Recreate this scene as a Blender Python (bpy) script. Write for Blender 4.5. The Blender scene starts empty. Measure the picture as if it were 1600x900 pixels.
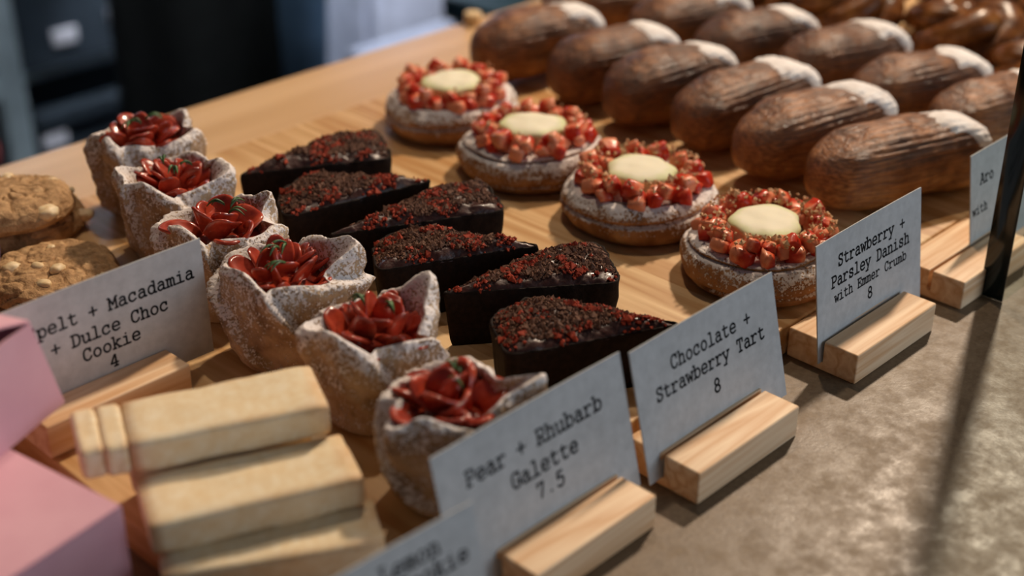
import bpy, bmesh, math, random
from mathutils import Vector, Matrix, noise

# ------------------------------------------------------------------ camera, world, lights, exposure
sc = bpy.context.scene
COL = sc.collection
PI = math.pi
R = math.radians


def camera():
    c = bpy.data.cameras.new('camera')
    o = bpy.data.objects.new('camera', c)
    COL.objects.link(o)
    o.location = (0, 0, 0.42)
    az, pitch = R(44.543), R(28.571)
    d = Vector((math.cos(az) * math.cos(pitch), math.sin(az) * math.cos(pitch), -math.sin(pitch)))
    o.rotation_euler = d.to_track_quat('-Z', 'Y').to_euler()
    c.sensor_width = 36
    c.lens = 50
    c.clip_start = 0.02
    c.dof.use_dof = True
    c.dof.focus_distance = 0.785
    c.dof.aperture_fstop = 3.9
    sc.camera = o


camera()
sc.view_settings.view_transform = 'Standard'
sc.view_settings.look = 'None'
sc.view_settings.exposure = 0.0
sc.view_settings.gamma = 1
sc.view_settings.use_curve_mapping = False

w = bpy.data.worlds.new('World')
sc.world = w
w.use_nodes = True
w.node_tree.nodes['Background'].inputs[0].default_value = (0.55, 0.68, 0.85, 1)
w.node_tree.nodes['Background'].inputs[1].default_value = 0.06


def area(name, loc, target, sx, sy, power, col, spread=180):
    l = bpy.data.lights.new(name, 'AREA')
    l.shape = 'RECTANGLE'
    l.size, l.size_y = sx, sy
    l.energy = power
    l.color = col
    l.spread = R(spread)
    o = bpy.data.objects.new(name, l)
    COL.objects.link(o)
    o.location = loc
    o.rotation_euler = (Vector(target) - Vector(loc)).to_track_quat('-Z', 'Y').to_euler()
    return o


def spot(name, loc, target, power, col, angle, blend, size):
    l = bpy.data.lights.new(name, 'SPOT')
    l.energy = power
    l.color = col
    l.spot_size = R(angle)
    l.spot_blend = blend
    l.shadow_soft_size = size
    o = bpy.data.objects.new(name, l)
    COL.objects.link(o)
    o.location = loc
    o.rotation_euler = (Vector(target) - Vector(loc)).to_track_quat('-Z', 'Y').to_euler()
    return o


# warm ceiling spots above and beyond the far right end of the counter, added cool daylight fill from the camera side
spot('ceiling_spot', (2.35, 0.97, 1.85), (0.60, 0.52, 0), 240, (1.0, 0.80, 0.60), 60, 0.9, 0.075)
spot('ceiling_spot', (1.05, 1.05, 1.80), (0.45, 0.60, 0), 30, (1.0, 0.80, 0.60), 70, 0.9, 0.04)
area('daylight_fill', (1.8, -2.3, 0.9), (0.6, 0.5, 0), 2.4, 1.6, 34, (0.76, 0.87, 1.0))  # unseen soft source, added as cool fill for the card fronts
area('background_fill', (1.3, 1.50, 1.5), (1.35, 2.8, -0.1), 0.9, 0.3, 66, (0.84, 0.91, 1.0), 76)  # added lamp that lifts the dark area behind the counter, no known fixture


# ------------------------------------------------------------------ node helper and materials
class NT:
    def __init__(s, name):
        s.m = bpy.data.materials.new(name)
        s.m.use_nodes = True
        s.t = s.m.node_tree
        s.b = s.t.nodes['Principled BSDF']
        s.tc = s.t.nodes.new('ShaderNodeTexCoord')
        s.geo = s.t.nodes.new('ShaderNodeNewGeometry')

    def put(s, sock, v):
        if isinstance(v, bpy.types.NodeSocket):
            s.t.links.new(v, sock)
        elif v is not None:
            if isinstance(v, tuple) and len(v) == 3 and sock.type == 'RGBA':
                v = v + (1,)
            sock.default_value = v

    def noise(s, scale, detail=4, rough=0.55, vec=None, dist=0):
        n = s.t.nodes.new('ShaderNodeTexNoise')
        s.put(n.inputs['Vector'], vec if vec is not None else s.tc.outputs['Object'])
        n.inputs['Scale'].default_value = scale
        n.inputs['Detail'].default_value = detail
        n.inputs['Roughness'].default_value = rough
        n.inputs['Distortion'].default_value = dist
        return n.outputs['Fac']

    def vor(s, scale, vec=None, feature='F1', out='Distance'):
        n = s.t.nodes.new('ShaderNodeTexVoronoi')
        n.feature = feature
        s.put(n.inputs['Vector'], vec if vec is not None else s.tc.outputs['Object'])
        n.inputs['Scale'].default_value = scale
        return n.outputs[out]

    def mapping(s, scale=(1, 1, 1), rot=(0, 0, 0), loc=None, vec=None):
        n = s.t.nodes.new('ShaderNodeMapping')
        s.put(n.inputs['Vector'], vec if vec is not None else s.tc.outputs['Object'])
        n.inputs['Scale'].default_value = scale
        n.inputs['Rotation'].default_value = rot
        if loc is not None:
            s.put(n.inputs['Location'], loc)
        return n.outputs[0]

    def ramp(s, fac, stops, interp='LINEAR'):
        n = s.t.nodes.new('ShaderNodeValToRGB')
        s.put(n.inputs[0], fac)
        e = n.color_ramp.elements
        n.color_ramp.interpolation = interp
        while len(e) < len(stops):
            e.new(0.5)
        for el, (p, c) in zip(e, stops):
            el.position = p
            el.color = c + (1,) if isinstance(c, tuple) else (c, c, c, 1)
        return n.outputs[0]

    def mix(s, fac, a, b):
        n = s.t.nodes.new('ShaderNodeMix')
        n.data_type = 'RGBA'
        s.put(n.inputs[0], fac)
        s.put(n.inputs[6], a)
        s.put(n.inputs[7], b)
        return n.outputs[2]

    def math(s, op, a, b=0.0, c=0.0, clamp=False):
        n = s.t.nodes.new('ShaderNodeMath')
        n.operation = op
        n.use_clamp = clamp
        s.put(n.inputs[0], a)
        s.put(n.inputs[1], b)
        s.put(n.inputs[2], c)
        return n.outputs[0]

    def sep(s, vec):
        n = s.t.nodes.new('ShaderNodeSeparateXYZ')
        s.put(n.inputs[0], vec)
        return n.outputs

    def rand(s):
        return s.t.nodes.new('ShaderNodeObjectInfo').outputs['Random']

    def bump(s, h, strength=0.3, dist=0.001, normal=None):
        n = s.t.nodes.new('ShaderNodeBump')
        n.inputs['Strength'].default_value = strength
        n.inputs['Distance'].default_value = dist
        s.put(n.inputs['Height'], h)
        if normal is not None:
            s.put(n.inputs['Normal'], normal)
        return n.outputs[0]

    def done(s, color, rough=0.6, normal=None, spec=0.5, metal=0.0, coat=0.0, sss=0.0, sss_r=None):
        b = s.b
        s.put(b.inputs['Base Color'], color)
        s.put(b.inputs['Roughness'], rough)
        s.put(b.inputs['Specular IOR Level'], spec)
        s.put(b.inputs['Metallic'], metal)
        s.put(b.inputs['Coat Weight'], coat)
        b.inputs['Coat Roughness'].default_value = 0.08
        if sss:
            b.inputs['Subsurface Weight'].default_value = sss
            b.inputs['Subsurface Scale'].default_value = 0.004
            if sss_r:
                b.inputs['Subsurface Radius'].default_value = sss_r
        if normal is not None:
            s.put(b.inputs['Normal'], normal)
        return s.m


def srgb(r, g, b):
    f = lambda c: (c / 255 / 12.92) if c / 255 <= 0.04045 else ((c / 255 + 0.055) / 1.055) ** 2.4
    return (f(r), f(g), f(b))


M = {}


def mat_wood(name, light, dark, axis, scale, rough=0.45, strip=0.0, rnd=True, contrast=1.0):
    n = NT(name)
    sc_ = [scale, scale, scale]
    sc_[axis] = scale * 0.06
    off = None
    if rnd:
        c = n.t.nodes.new('ShaderNodeCombineXYZ')
        r = n.rand()
        n.put(c.inputs[0], n.math('MULTIPLY', r, 37.0))
        n.put(c.inputs[1], n.math('MULTIPLY', r, 91.0))
        n.put(c.inputs[2], n.math('MULTIPLY', r, 53.0))
        off = c.outputs[0]
    v = n.mapping(scale=tuple(sc_), loc=off)
    if strip:
        xyz = n.sep(n.tc.outputs['Object'])
        k = n.math('FLOOR', n.math('DIVIDE', xyz[1 if axis == 0 else 0], strip))
        cc = n.t.nodes.new('ShaderNodeCombineXYZ')
        n.put(cc.inputs[axis], n.math('MULTIPLY', k, 7.31))
        n.put(cc.inputs[2], n.math('MULTIPLY', k, 3.7))
        va = n.t.nodes.new('ShaderNodeVectorMath')
        va.operation = 'ADD'
        n.put(va.inputs[0], v)
        n.put(va.inputs[1], cc.outputs[0])
        v = va.outputs[0]
    big = n.noise(1.0, 2, 0.5, v, 0.3)
    ring = n.math('FRACT', n.math('MULTIPLY', big, 9.0))
    ring = n.math('PINGPONG', n.math('MULTIPLY', big, 11.0), 1.0)
    fine = n.noise(9.0, 4, 0.6, v)
    f = n.math('ADD', n.math('MULTIPLY', ring, 0.62 * contrast), n.math('MULTIPLY', fine, 0.38))
    if strip:
        wn = n.t.nodes.new('ShaderNodeTexWhiteNoise')
        wn.noise_dimensions = '1D'
        n.put(wn.inputs['W'], k)
        f = n.math('ADD', f, n.math('MULTIPLY', n.math('SUBTRACT', wn.outputs[0], 0.5), 0.25))
    col = n.ramp(f, [(0.15, dark), (0.75, light)])
    return n.done(col, rough, n.bump(fine, 0.15, 0.0006), 0.35)


def build_materials():
    # concrete
    n = NT('concrete')
    a = n.noise(16, 6, 0.62)
    b = n.noise(70, 5, 0.7)
    c = n.noise(420, 3, 0.6)
    st = n.noise(1.0, 4, 0.6, n.mapping((9, 60, 9)))
    f = n.math('ADD', n.math('ADD', n.math('MULTIPLY', a, 0.20), n.math('MULTIPLY', b, 0.35)), n.math('MULTIPLY', c, 0.45))
    col = n.ramp(f, [(0.26, srgb(86, 69, 51)), (0.48, srgb(112, 92, 69)), (0.72, srgb(134, 114, 88))])
    col = n.mix(n.ramp(st, [(0.55, 0.0), (0.74, 0.18)]), col, srgb(156, 140, 116))
    M['concrete'] = n.done(col, n.ramp(b, [(0.35, 0.34), (0.65, 0.6)]), n.bump(f, 0.25, 0.0008), 0.4)
    M['counter_wood'] = mat_wood('counter_wood', srgb(226, 190, 148), srgb(205, 166, 122), 0, 14, 0.35, rnd=False, contrast=0.7)
    M['board_wood'] = mat_wood('board_wood', srgb(232, 196, 146), srgb(188, 138, 84), 1, 34, 0.42, strip=0.045, rnd=False, contrast=0.8)
    M['pine'] = mat_wood('pine', srgb(246, 216, 178), srgb(216, 168, 120), 0, 60, 0.5, contrast=0.75)
    M['cabinet'] = mat_wood('cabinet', srgb(120, 90, 62), srgb(90, 64, 42), 2, 12, 0.5, rnd=False)
    # paper
    n = NT('recycled_card')
    f = n.noise(160, 5, 0.7)
    fl = n.vor(420)
    g = n.noise(40, 3, 0.5)
    col = n.ramp(n.math('ADD', n.math('MULTIPLY', f, 0.6), n.math('MULTIPLY', g, 0.4)), [(0.35, srgb(184, 184, 182)), (0.65, srgb(204, 204, 202))])
    col = n.mix(n.ramp(fl, [(0.03, 0.5), (0.07, 0.0)]), col, srgb(130, 122, 110))
    M['card'] = n.done(col, 0.85, n.bump(f, 0.1, 0.0003), 0.2)
    n = NT('ink')
    M['ink'] = n.done(n.ramp(n.noise(600, 2), [(0.3, srgb(20, 20, 22)), (0.7, srgb(38, 38, 40))]), 0.8, None, 0.2)

    # pastry doughs with sifted sugar that settles on upward faces
    def sugared(name, lo, mid, hi, bias, gain, speck, zgain, ztop, amount=1.0):
        n = NT(name)
        base = n.ramp(n.noise(55, 5, 0.6), [(0.3, lo), (0.5, mid), (0.72, hi)])
        nz = n.sep(n.geo.outputs['Normal'])[2]
        oz = n.math('DIVIDE', n.sep(n.tc.outputs['Object'])[2], ztop)
        patch = n.noise(75, 4, 0.65)
        grain = n.noise(760, 2, 0.6)
        grain2 = n.noise(420, 3, 0.6)
        f = n.math('ADD', n.math('MULTIPLY', nz, gain), bias)
        f = n.math('ADD', f, n.math('MULTIPLY', n.math('SUBTRACT', patch, 0.5), 1.3))
        f = n.math('ADD', f, n.math('MULTIPLY', n.math('SUBTRACT', grain, 0.5), speck))
        f = n.math('ADD', f, n.math('MULTIPLY', n.math('SUBTRACT', grain2, 0.5), speck))
        f = n.math('ADD', f, n.math('MULTIPLY', oz, zgain))
        mask = n.ramp(f, [(0.46, 0.0), (0.58, amount)])
        col = n.mix(mask, base, srgb(238, 228, 222))
        h = n.math('ADD', n.math('MULTIPLY', mask, 0.7), n.math('MULTIPLY', grain2, 0.6))
        return n.done(col, 0.75, n.bump(h, 0.8, 0.0016), 0.25)

    M['galette'] = sugared('galette_dough', srgb(126, 98, 74), srgb(186, 156, 124), srgb(216, 190, 156), 0.06, 0.62, 2.4, 0.36, 0.055)
    M['danish'] = sugared('danish_dough', srgb(120, 78, 46), srgb(172, 124, 82), srgb(204, 160, 116), 0.04, 0.72, 2.0, 0.24, 0.035)
    # fruit
    n = NT('poached_fruit')
    col = n.ramp(n.noise(90, 3, 0.5), [(0.3, srgb(130, 40, 24)), (0.52, srgb(180, 66, 42)), (0.78, srgb(214, 108, 74))])
    M['fruit'] = n.done(col, 0.22, n.bump(n.noise(260, 2), 0.1, 0.0006), 0.45, coat=0.2, sss=0.1, sss_r=(1, 0.2, 0.1))
    n = NT('strawberry')
    col = n.ramp(n.math('ADD', n.math('MULTIPLY', n.sep(n.tc.outputs['Object'])[0], 60.0), n.noise(160, 3)),
                 [(0.26, srgb(236, 150, 112)), (0.46, srgb(222, 100, 64)), (0.70, srgb(196, 52, 28))])
    M['strawberry'] = n.done(col, 0.3, n.bump(n.noise(500, 2), 0.2, 0.0005), 0.35, coat=0.0, sss=0.12, sss_r=(1, 0.25, 0.15))
    n = NT('herb')
    M['herb'] = n.done(n.ramp(n.noise(300), [(0.3, srgb(30, 60, 28)), (0.7, srgb(88, 124, 66))]), 0.5)
    n = NT('custard')
    o = n.tc.outputs['Object']
    x, y, _ = n.sep(o)
    rr = n.math('SQRT', n.math('ADD', n.math('MULTIPLY', x, x), n.math('MULTIPLY', y, y)))
    rr = n.math('ADD', rr, n.math('MULTIPLY', n.math('SUBTRACT', n.noise(120), 0.5), 0.008))
    col = n.ramp(n.math('DIVIDE', rr, 0.025), [(0.62, srgb(240, 231, 204)), (0.9, srgb(208, 210, 156))])
    M['custard'] = n.done(col, 0.62, n.bump(n.noise(200), 0.12, 0.0008), 0.4, sss=0.2, sss_r=(1, 0.8, 0.4))
    n = NT('emmer_crumb')
    M['crumb'] = n.done(n.ramp(n.noise(300), [(0.3, srgb(184, 130, 84)), (0.7, srgb(240, 204, 156))]), 0.8)
    # chocolate tart
    n = NT('cocoa_crust')
    f = n.noise(300, 4, 0.7)
    M['cocoa_crust'] = n.done(n.ramp(f, [(0.3, srgb(18, 11, 8)), (0.7, srgb(40, 27, 21))]), 0.7, n.bump(f, 0.5, 0.0008), 0.12)
    n = NT('chocolate_glaze')
    f = n.noise(220, 4, 0.6)
    M['choc_glaze'] = n.done(n.ramp(f, [(0.3, srgb(44, 22, 18)), (0.7, srgb(76, 40, 32))]), n.ramp(n.noise(90), [(0.35, 0.3), (0.7, 0.55)]), n.bump(f, 0.5, 0.0012), 0.4, coat=0.1)
    n = NT('cocoa_crumb')
    M['cocoa_crumb'] = n.done(n.ramp(n.noise(400), [(0.3, srgb(72, 48, 38)), (0.7, srgb(130, 92, 72))]), 0.8, None, 0.25)
    n = NT('strawberry_powder')
    M['red_crumb'] = n.done(n.ramp(n.noise(400), [(0.3, srgb(124, 40, 24)), (0.7, srgb(182, 74, 48))]), 0.75, None, 0.25)
    # cookie, shortbread
    n = NT('cookie_dough')
    f = n.noise(120, 6, 0.65)
    crack = n.vor(70, n.mapping((1, 1, 0.6)), 'DISTANCE_TO_EDGE')
    col = n.ramp(f, [(0.3, srgb(136, 100, 64)), (0.55, srgb(190, 150, 106)), (0.75, srgb(216, 180, 134))])
    M['cookie'] = n.done(col, 0.75, n.bump(n.math('ADD', f, n.math('MULTIPLY', n.noise(600, 3), 0.4)), 0.7, 0.002), 0.3)
    n = NT('white_chocolate')
    M['white_choc'] = n.done(n.ramp(n.noise(150), [(0.3, srgb(222, 182, 126)), (0.65, srgb(244, 224, 184))]), 0.5)
    n = NT('shortbread')
    f = n.noise(180, 5, 0.65)
    col = n.ramp(f, [(0.3, srgb(234, 206, 160)), (0.55, srgb(243, 224, 188)), (0.75, srgb(248, 234, 206))])
    edge = n.math('ADD', n.math('MULTIPLY', n.math('SUBTRACT', n.geo.outputs['Pointiness'], 0.5), 5.0), n.math('MULTIPLY', n.noise(40), 0.5))
    col = n.mix(n.ramp(edge, [(0.36, 0.0), (0.6, 0.55)]), col, srgb(204, 140, 74))
    M['shortbread'] = n.done(col, 0.75, n.bump(n.math('ADD', f, n.noise(800, 2)), 0.2, 0.0006), 0.25)
    # laminated pastry
    n = NT('laminated_pastry')
    o = n.tc.outputs['Object']
    zz = n.sep(o)[2]
    lam = n.noise(1.0, 4, 0.6, n.mapping((22, 330, 900), rot=(0, R(3), 0)), 0.4)
    blot = n.noise(60, 5, 0.65)
    f = n.math('ADD', n.math('MULTIPLY', lam, 0.55), n.math('MULTIPLY', blot, 0.45))
    f = n.math('ADD', f, n.math('MULTIPLY', n.math('SUBTRACT', n.rand(), 0.5), 0.10))
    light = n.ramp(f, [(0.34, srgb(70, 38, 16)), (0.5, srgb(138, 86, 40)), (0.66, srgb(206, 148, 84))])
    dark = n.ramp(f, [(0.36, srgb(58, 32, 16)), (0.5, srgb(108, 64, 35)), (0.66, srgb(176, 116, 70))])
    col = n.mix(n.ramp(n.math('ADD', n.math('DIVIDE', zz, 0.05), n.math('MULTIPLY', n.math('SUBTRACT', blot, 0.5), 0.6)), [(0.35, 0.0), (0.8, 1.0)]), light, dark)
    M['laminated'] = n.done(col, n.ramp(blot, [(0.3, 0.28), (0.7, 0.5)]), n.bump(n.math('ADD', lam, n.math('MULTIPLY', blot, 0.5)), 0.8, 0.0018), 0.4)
    n = NT('caster_sugar')
    f = n.noise(700, 3, 0.7)
    M['sugar'] = n.done(n.ramp(n.noise(120, 4), [(0.3, srgb(228, 216, 210)), (0.6, srgb(247, 242, 239))]), 0.8, n.bump(f, 0.5, 0.0012), 0.3)
    n = NT('glazed_bun')
    f = n.noise(70, 4, 0.6)
    M['bun'] = n.done(n.ramp(f, [(0.3, srgb(66, 36, 16)), (0.52, srgb(116, 68, 31)), (0.75, srgb(166, 110, 56))]), 0.3, n.bump(f, 0.3, 0.002), 0.25)
    # packaging, glass, background
    n = NT('pink_card')
    M['pink'] = n.done(n.ramp(n.noise(30, 3), [(0.3, srgb(222, 168, 182)), (0.7, srgb(232, 182, 194))]), 0.6, None, 0.35)
    n = NT('pink_card_inside')
    M['pink_in'] = n.done(srgb(120, 92, 98), 0.8)
    g = NT('clear_glass')
    t = g.t
    tr = t.nodes.new('ShaderNodeBsdfTransparent')
    tr.inputs[0].default_value = (0.93, 0.965, 0.955, 1)
    gl = t.nodes.new('ShaderNodeBsdfGlossy')
    gl.inputs['Roughness'].default_value = 0.02
    mx = t.nodes.new('ShaderNodeMixShader')
    mx.inputs[0].default_value = 0.05
    t.links.new(tr.outputs[0], mx.inputs[1])
    t.links.new(gl.outputs[0], mx.inputs[2])
    t.links.new(mx.outputs[0], t.nodes['Material Output'].inputs[0])
    M['glass'] = g.m
    n = NT('glass_edge')
    M['glass_edge'] = n.done(n.ramp(n.noise(20), [(0.3, srgb(6, 22, 24)), (0.7, srgb(10, 32, 34))]), 0.12, None, 0.5)

    def plain(key, c, rough=0.6, metal=0.0, var=0.12, scale=30, spec=0.4):
        n = NT(key)
        lo = tuple(v * (1 - var) for v in c)
        hi = tuple(min(1, v * (1 + var)) for v in c)
        M[key] = n.done(n.ramp(n.noise(scale, 3), [(0.3, lo), (0.7, hi)]), rough, None, spec, metal)

    plain('grey_metal', srgb(176, 190, 194), 0.45, 0.2)
    plain('dark_crate', srgb(58, 66, 74), 0.35)
    plain('label', srgb(230, 226, 232), 0.6)
    plain('black_cloth', srgb(38, 39, 38), 0.9, spec=0.1)
    plain('denim', srgb(96, 120, 142), 0.85, var=0.3, scale=14, spec=0.1)
    plain('skin', srgb(206, 160, 132), 0.5)
    plain('hair', srgb(60, 42, 30), 0.6)
    plain('white_plastic', srgb(206, 208, 226), 0.45)
    plain('kraft', srgb(120, 104, 76), 0.8)
    plain('teal', srgb(56, 92, 108), 0.5)
    plain('red_plastic', srgb(84, 18, 14), 0.6)
    plain('floor', srgb(62, 62, 62), 0.5, scale=6)
    plain('wall', srgb(52, 56, 60), 0.8, scale=4)


build_materials()


# ------------------------------------------------------------------ mesh helpers
def mesh_obj(name, verts, faces, mat, parent=None, smooth=True, loc=None):
    me = bpy.data.meshes.new(name)
    me.from_pydata([tuple(v) for v in verts], [], faces)
    me.update()
    for m in (mat if isinstance(mat, list) else [mat]):
        me.materials.append(m)
    if smooth:
        me.polygons.foreach_set('use_smooth', [True] * len(me.polygons))
    o = bpy.data.objects.new(name, me)
    COL.objects.link(o)
    if parent is not None:
        o.parent = parent
    if loc is not None:
        o.location = loc
    return o


def link_mesh(name, me, parent=None, loc=(0, 0, 0), rot=(0, 0, 0), scale=(1, 1, 1)):
    o = bpy.data.objects.new(name, me)
    COL.objects.link(o)
    o.parent = parent
    o.location, o.rotation_euler, o.scale = loc, rot, scale
    return o


def thing(name, label, cat, loc=(0, 0, 0), rz=0.0, group=None):
    o = bpy.data.objects.new(name, None)
    COL.objects.link(o)
    o.empty_display_size = 0.02
    o.location = loc
    o.rotation_euler = (0, 0, rz)
    return tag(o, label, cat, group)


def tag(o, label, cat, group=None):
    o['label'] = label
    o['category'] = cat
    if group:
        o['group'] = group
    return o


def structure(o):
    o['kind'] = 'structure'
    return o


def grid(fn, nu, nv, wrap_u=False, wrap_v=False):
    cu = nu if wrap_u else nu + 1
    cv = nv if wrap_v else nv + 1
    vs = [fn(i / nu, j / nv) for j in range(cv) for i in range(cu)]
    fs = []
    for j in range(nv):
        for i in range(nu):
            a = j * cu + i
            b = j * cu + (i + 1) % cu
            c = ((j + 1) % cv) * cu + (i + 1) % cu
            d = ((j + 1) % cv) * cu + i
            fs.append((a, b, c, d))
    return vs, fs


def nz(p, s, seed=0.0):
    return noise.noise(Vector((p[0] * s + seed * 17.3, p[1] * s - seed * 9.1, p[2] * s + seed * 5.7)))


def box_bm(bm, c, s, rot=None):
    m = Matrix.Translation(c) @ (rot.to_4x4() if rot else Matrix.Identity(4)) @ Matrix.Diagonal((s[0], s[1], s[2], 1))
    bmesh.ops.create_cube(bm, size=1, matrix=m)


def bm_obj(name, bm, mat, parent=None, bevel=0.0, seg=3, smooth=True, loc=None, rot=None):
    if bevel:
        bmesh.ops.bevel(bm, geom=list(bm.edges), offset=bevel, segments=seg, profile=0.6, affect='EDGES')
    me = bpy.data.meshes.new(name)
    bm.to_mesh(me)
    bm.free()
    me.materials.append(mat)
    if smooth:
        me.polygons.foreach_set('use_smooth', [True] * len(me.polygons))
        if bevel:
            try:
                me.set_sharp_from_angle(angle=R(40))
            except Exception:
                pass
    o = bpy.data.objects.new(name, me)
    COL.objects.link(o)
    o.parent = parent
    if loc is not None:
        o.location = loc
    if rot is not None:
        o.rotation_euler = rot
    return o


def box_obj(name, c, s, mat, parent=None, bevel=0.0, seg=3, rz=0.0):
    bm = bmesh.new()
    box_bm(bm, (0, 0, 0), s)
    return bm_obj(name, bm, mat, parent, bevel, seg, loc=c, rot=(0, 0, rz))


def sstep(a, b, x):
    t = max(0.0, min(1.0, (x - a) / (b - a)))
    return t * t * (3 - 2 * t)


def lerp_tab(tab, t):
    for (t0, a), (t1, b) in zip(tab, tab[1:]):
        if t <= t1:
            k = (t - t0) / (t1 - t0)
            return tuple(x + (y - x) * k for x, y in zip(a, b))
    return tab[-1][1]


# ------------------------------------------------------------------ room
ZB = 0.019            # top of the serving board (counter top is z = 0)
FL = -0.9


def room():
    bm = bmesh.new()
    box_bm(bm, (1.5, 1.5, FL - 0.02), (9, 9, 0.04))
    structure(bm_obj('floor', bm, M['floor']))
    bm = bmesh.new()
    box_bm(bm, (1.5, 3.05, FL + 1.4), (9, 0.1, 2.8))
    structure(bm_obj('wall_back', bm, M['wall']))


room()


def counter():
    t = thing('concrete_counter', 'grey-brown concrete counter top carrying the price cards along its front', 'counter', (0.8, 0.32, 0))
    box_obj('counter_slab', (0, 0.02, -0.02), (3.2, 0.54, 0.04), M['concrete'], t, 0.003)
    box_obj('cabinet_body', (0, 0.05, -0.47), (3.1, 0.44, 0.86), M['cabinet'], t, 0.003)
    t = thing('timber_worktop', 'pale timber worktop strip running behind the serving board', 'worktop', (0.8, 0.775, 0))
    box_obj('worktop_slab', (0, 0.0, -0.02), (3.2, 0.33, 0.04), M['counter_wood'], t, 0.003)
    box_obj('cabinet_body', (0, -0.02, -0.47), (3.1, 0.28, 0.86), M['cabinet'], t, 0.003)
    bm = bmesh.new()
    box_bm(bm, (0, 0, 0), (1.06, 0.435, 0.0188))
    o = bm_obj('serving_board', bm, M['board_wood'], None, 0.0016, 3, loc=(0.776, 0.5925, 0.0095))
    tag(o, 'large striped pine serving board under the tarts and pastries', 'serving board')


counter()


# ------------------------------------------------------------------ lettering: a slab-serif monoline alphabet of strokes
def arc(cx, cy, rx, ry, n=18):
    return [(cx + rx * math.cos(2 * PI * k / n), cy + ry * math.sin(2 * PI * k / n)) for k in range(n + 1)]


def spl(p, n=5):
    q = [p[0]] + list(p) + [p[-1]]
    out = []
    for i in range(1, len(q) - 2):
        p0, p1, p2, p3 = q[i - 1], q[i], q[i + 1], q[i + 2]
        for k in range(n):
            t = k / n
            out.append(tuple(0.5 * (2 * p1[d] + (p2[d] - p0[d]) * t + (2 * p0[d] - 5 * p1[d] + 4 * p2[d] - p3[d]) * t * t
                                    + (3 * p1[d] - p0[d] - 3 * p2[d] + p3[d]) * t ** 3) for d in (0, 1)))
    out.append(p[-1])
    return out


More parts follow.
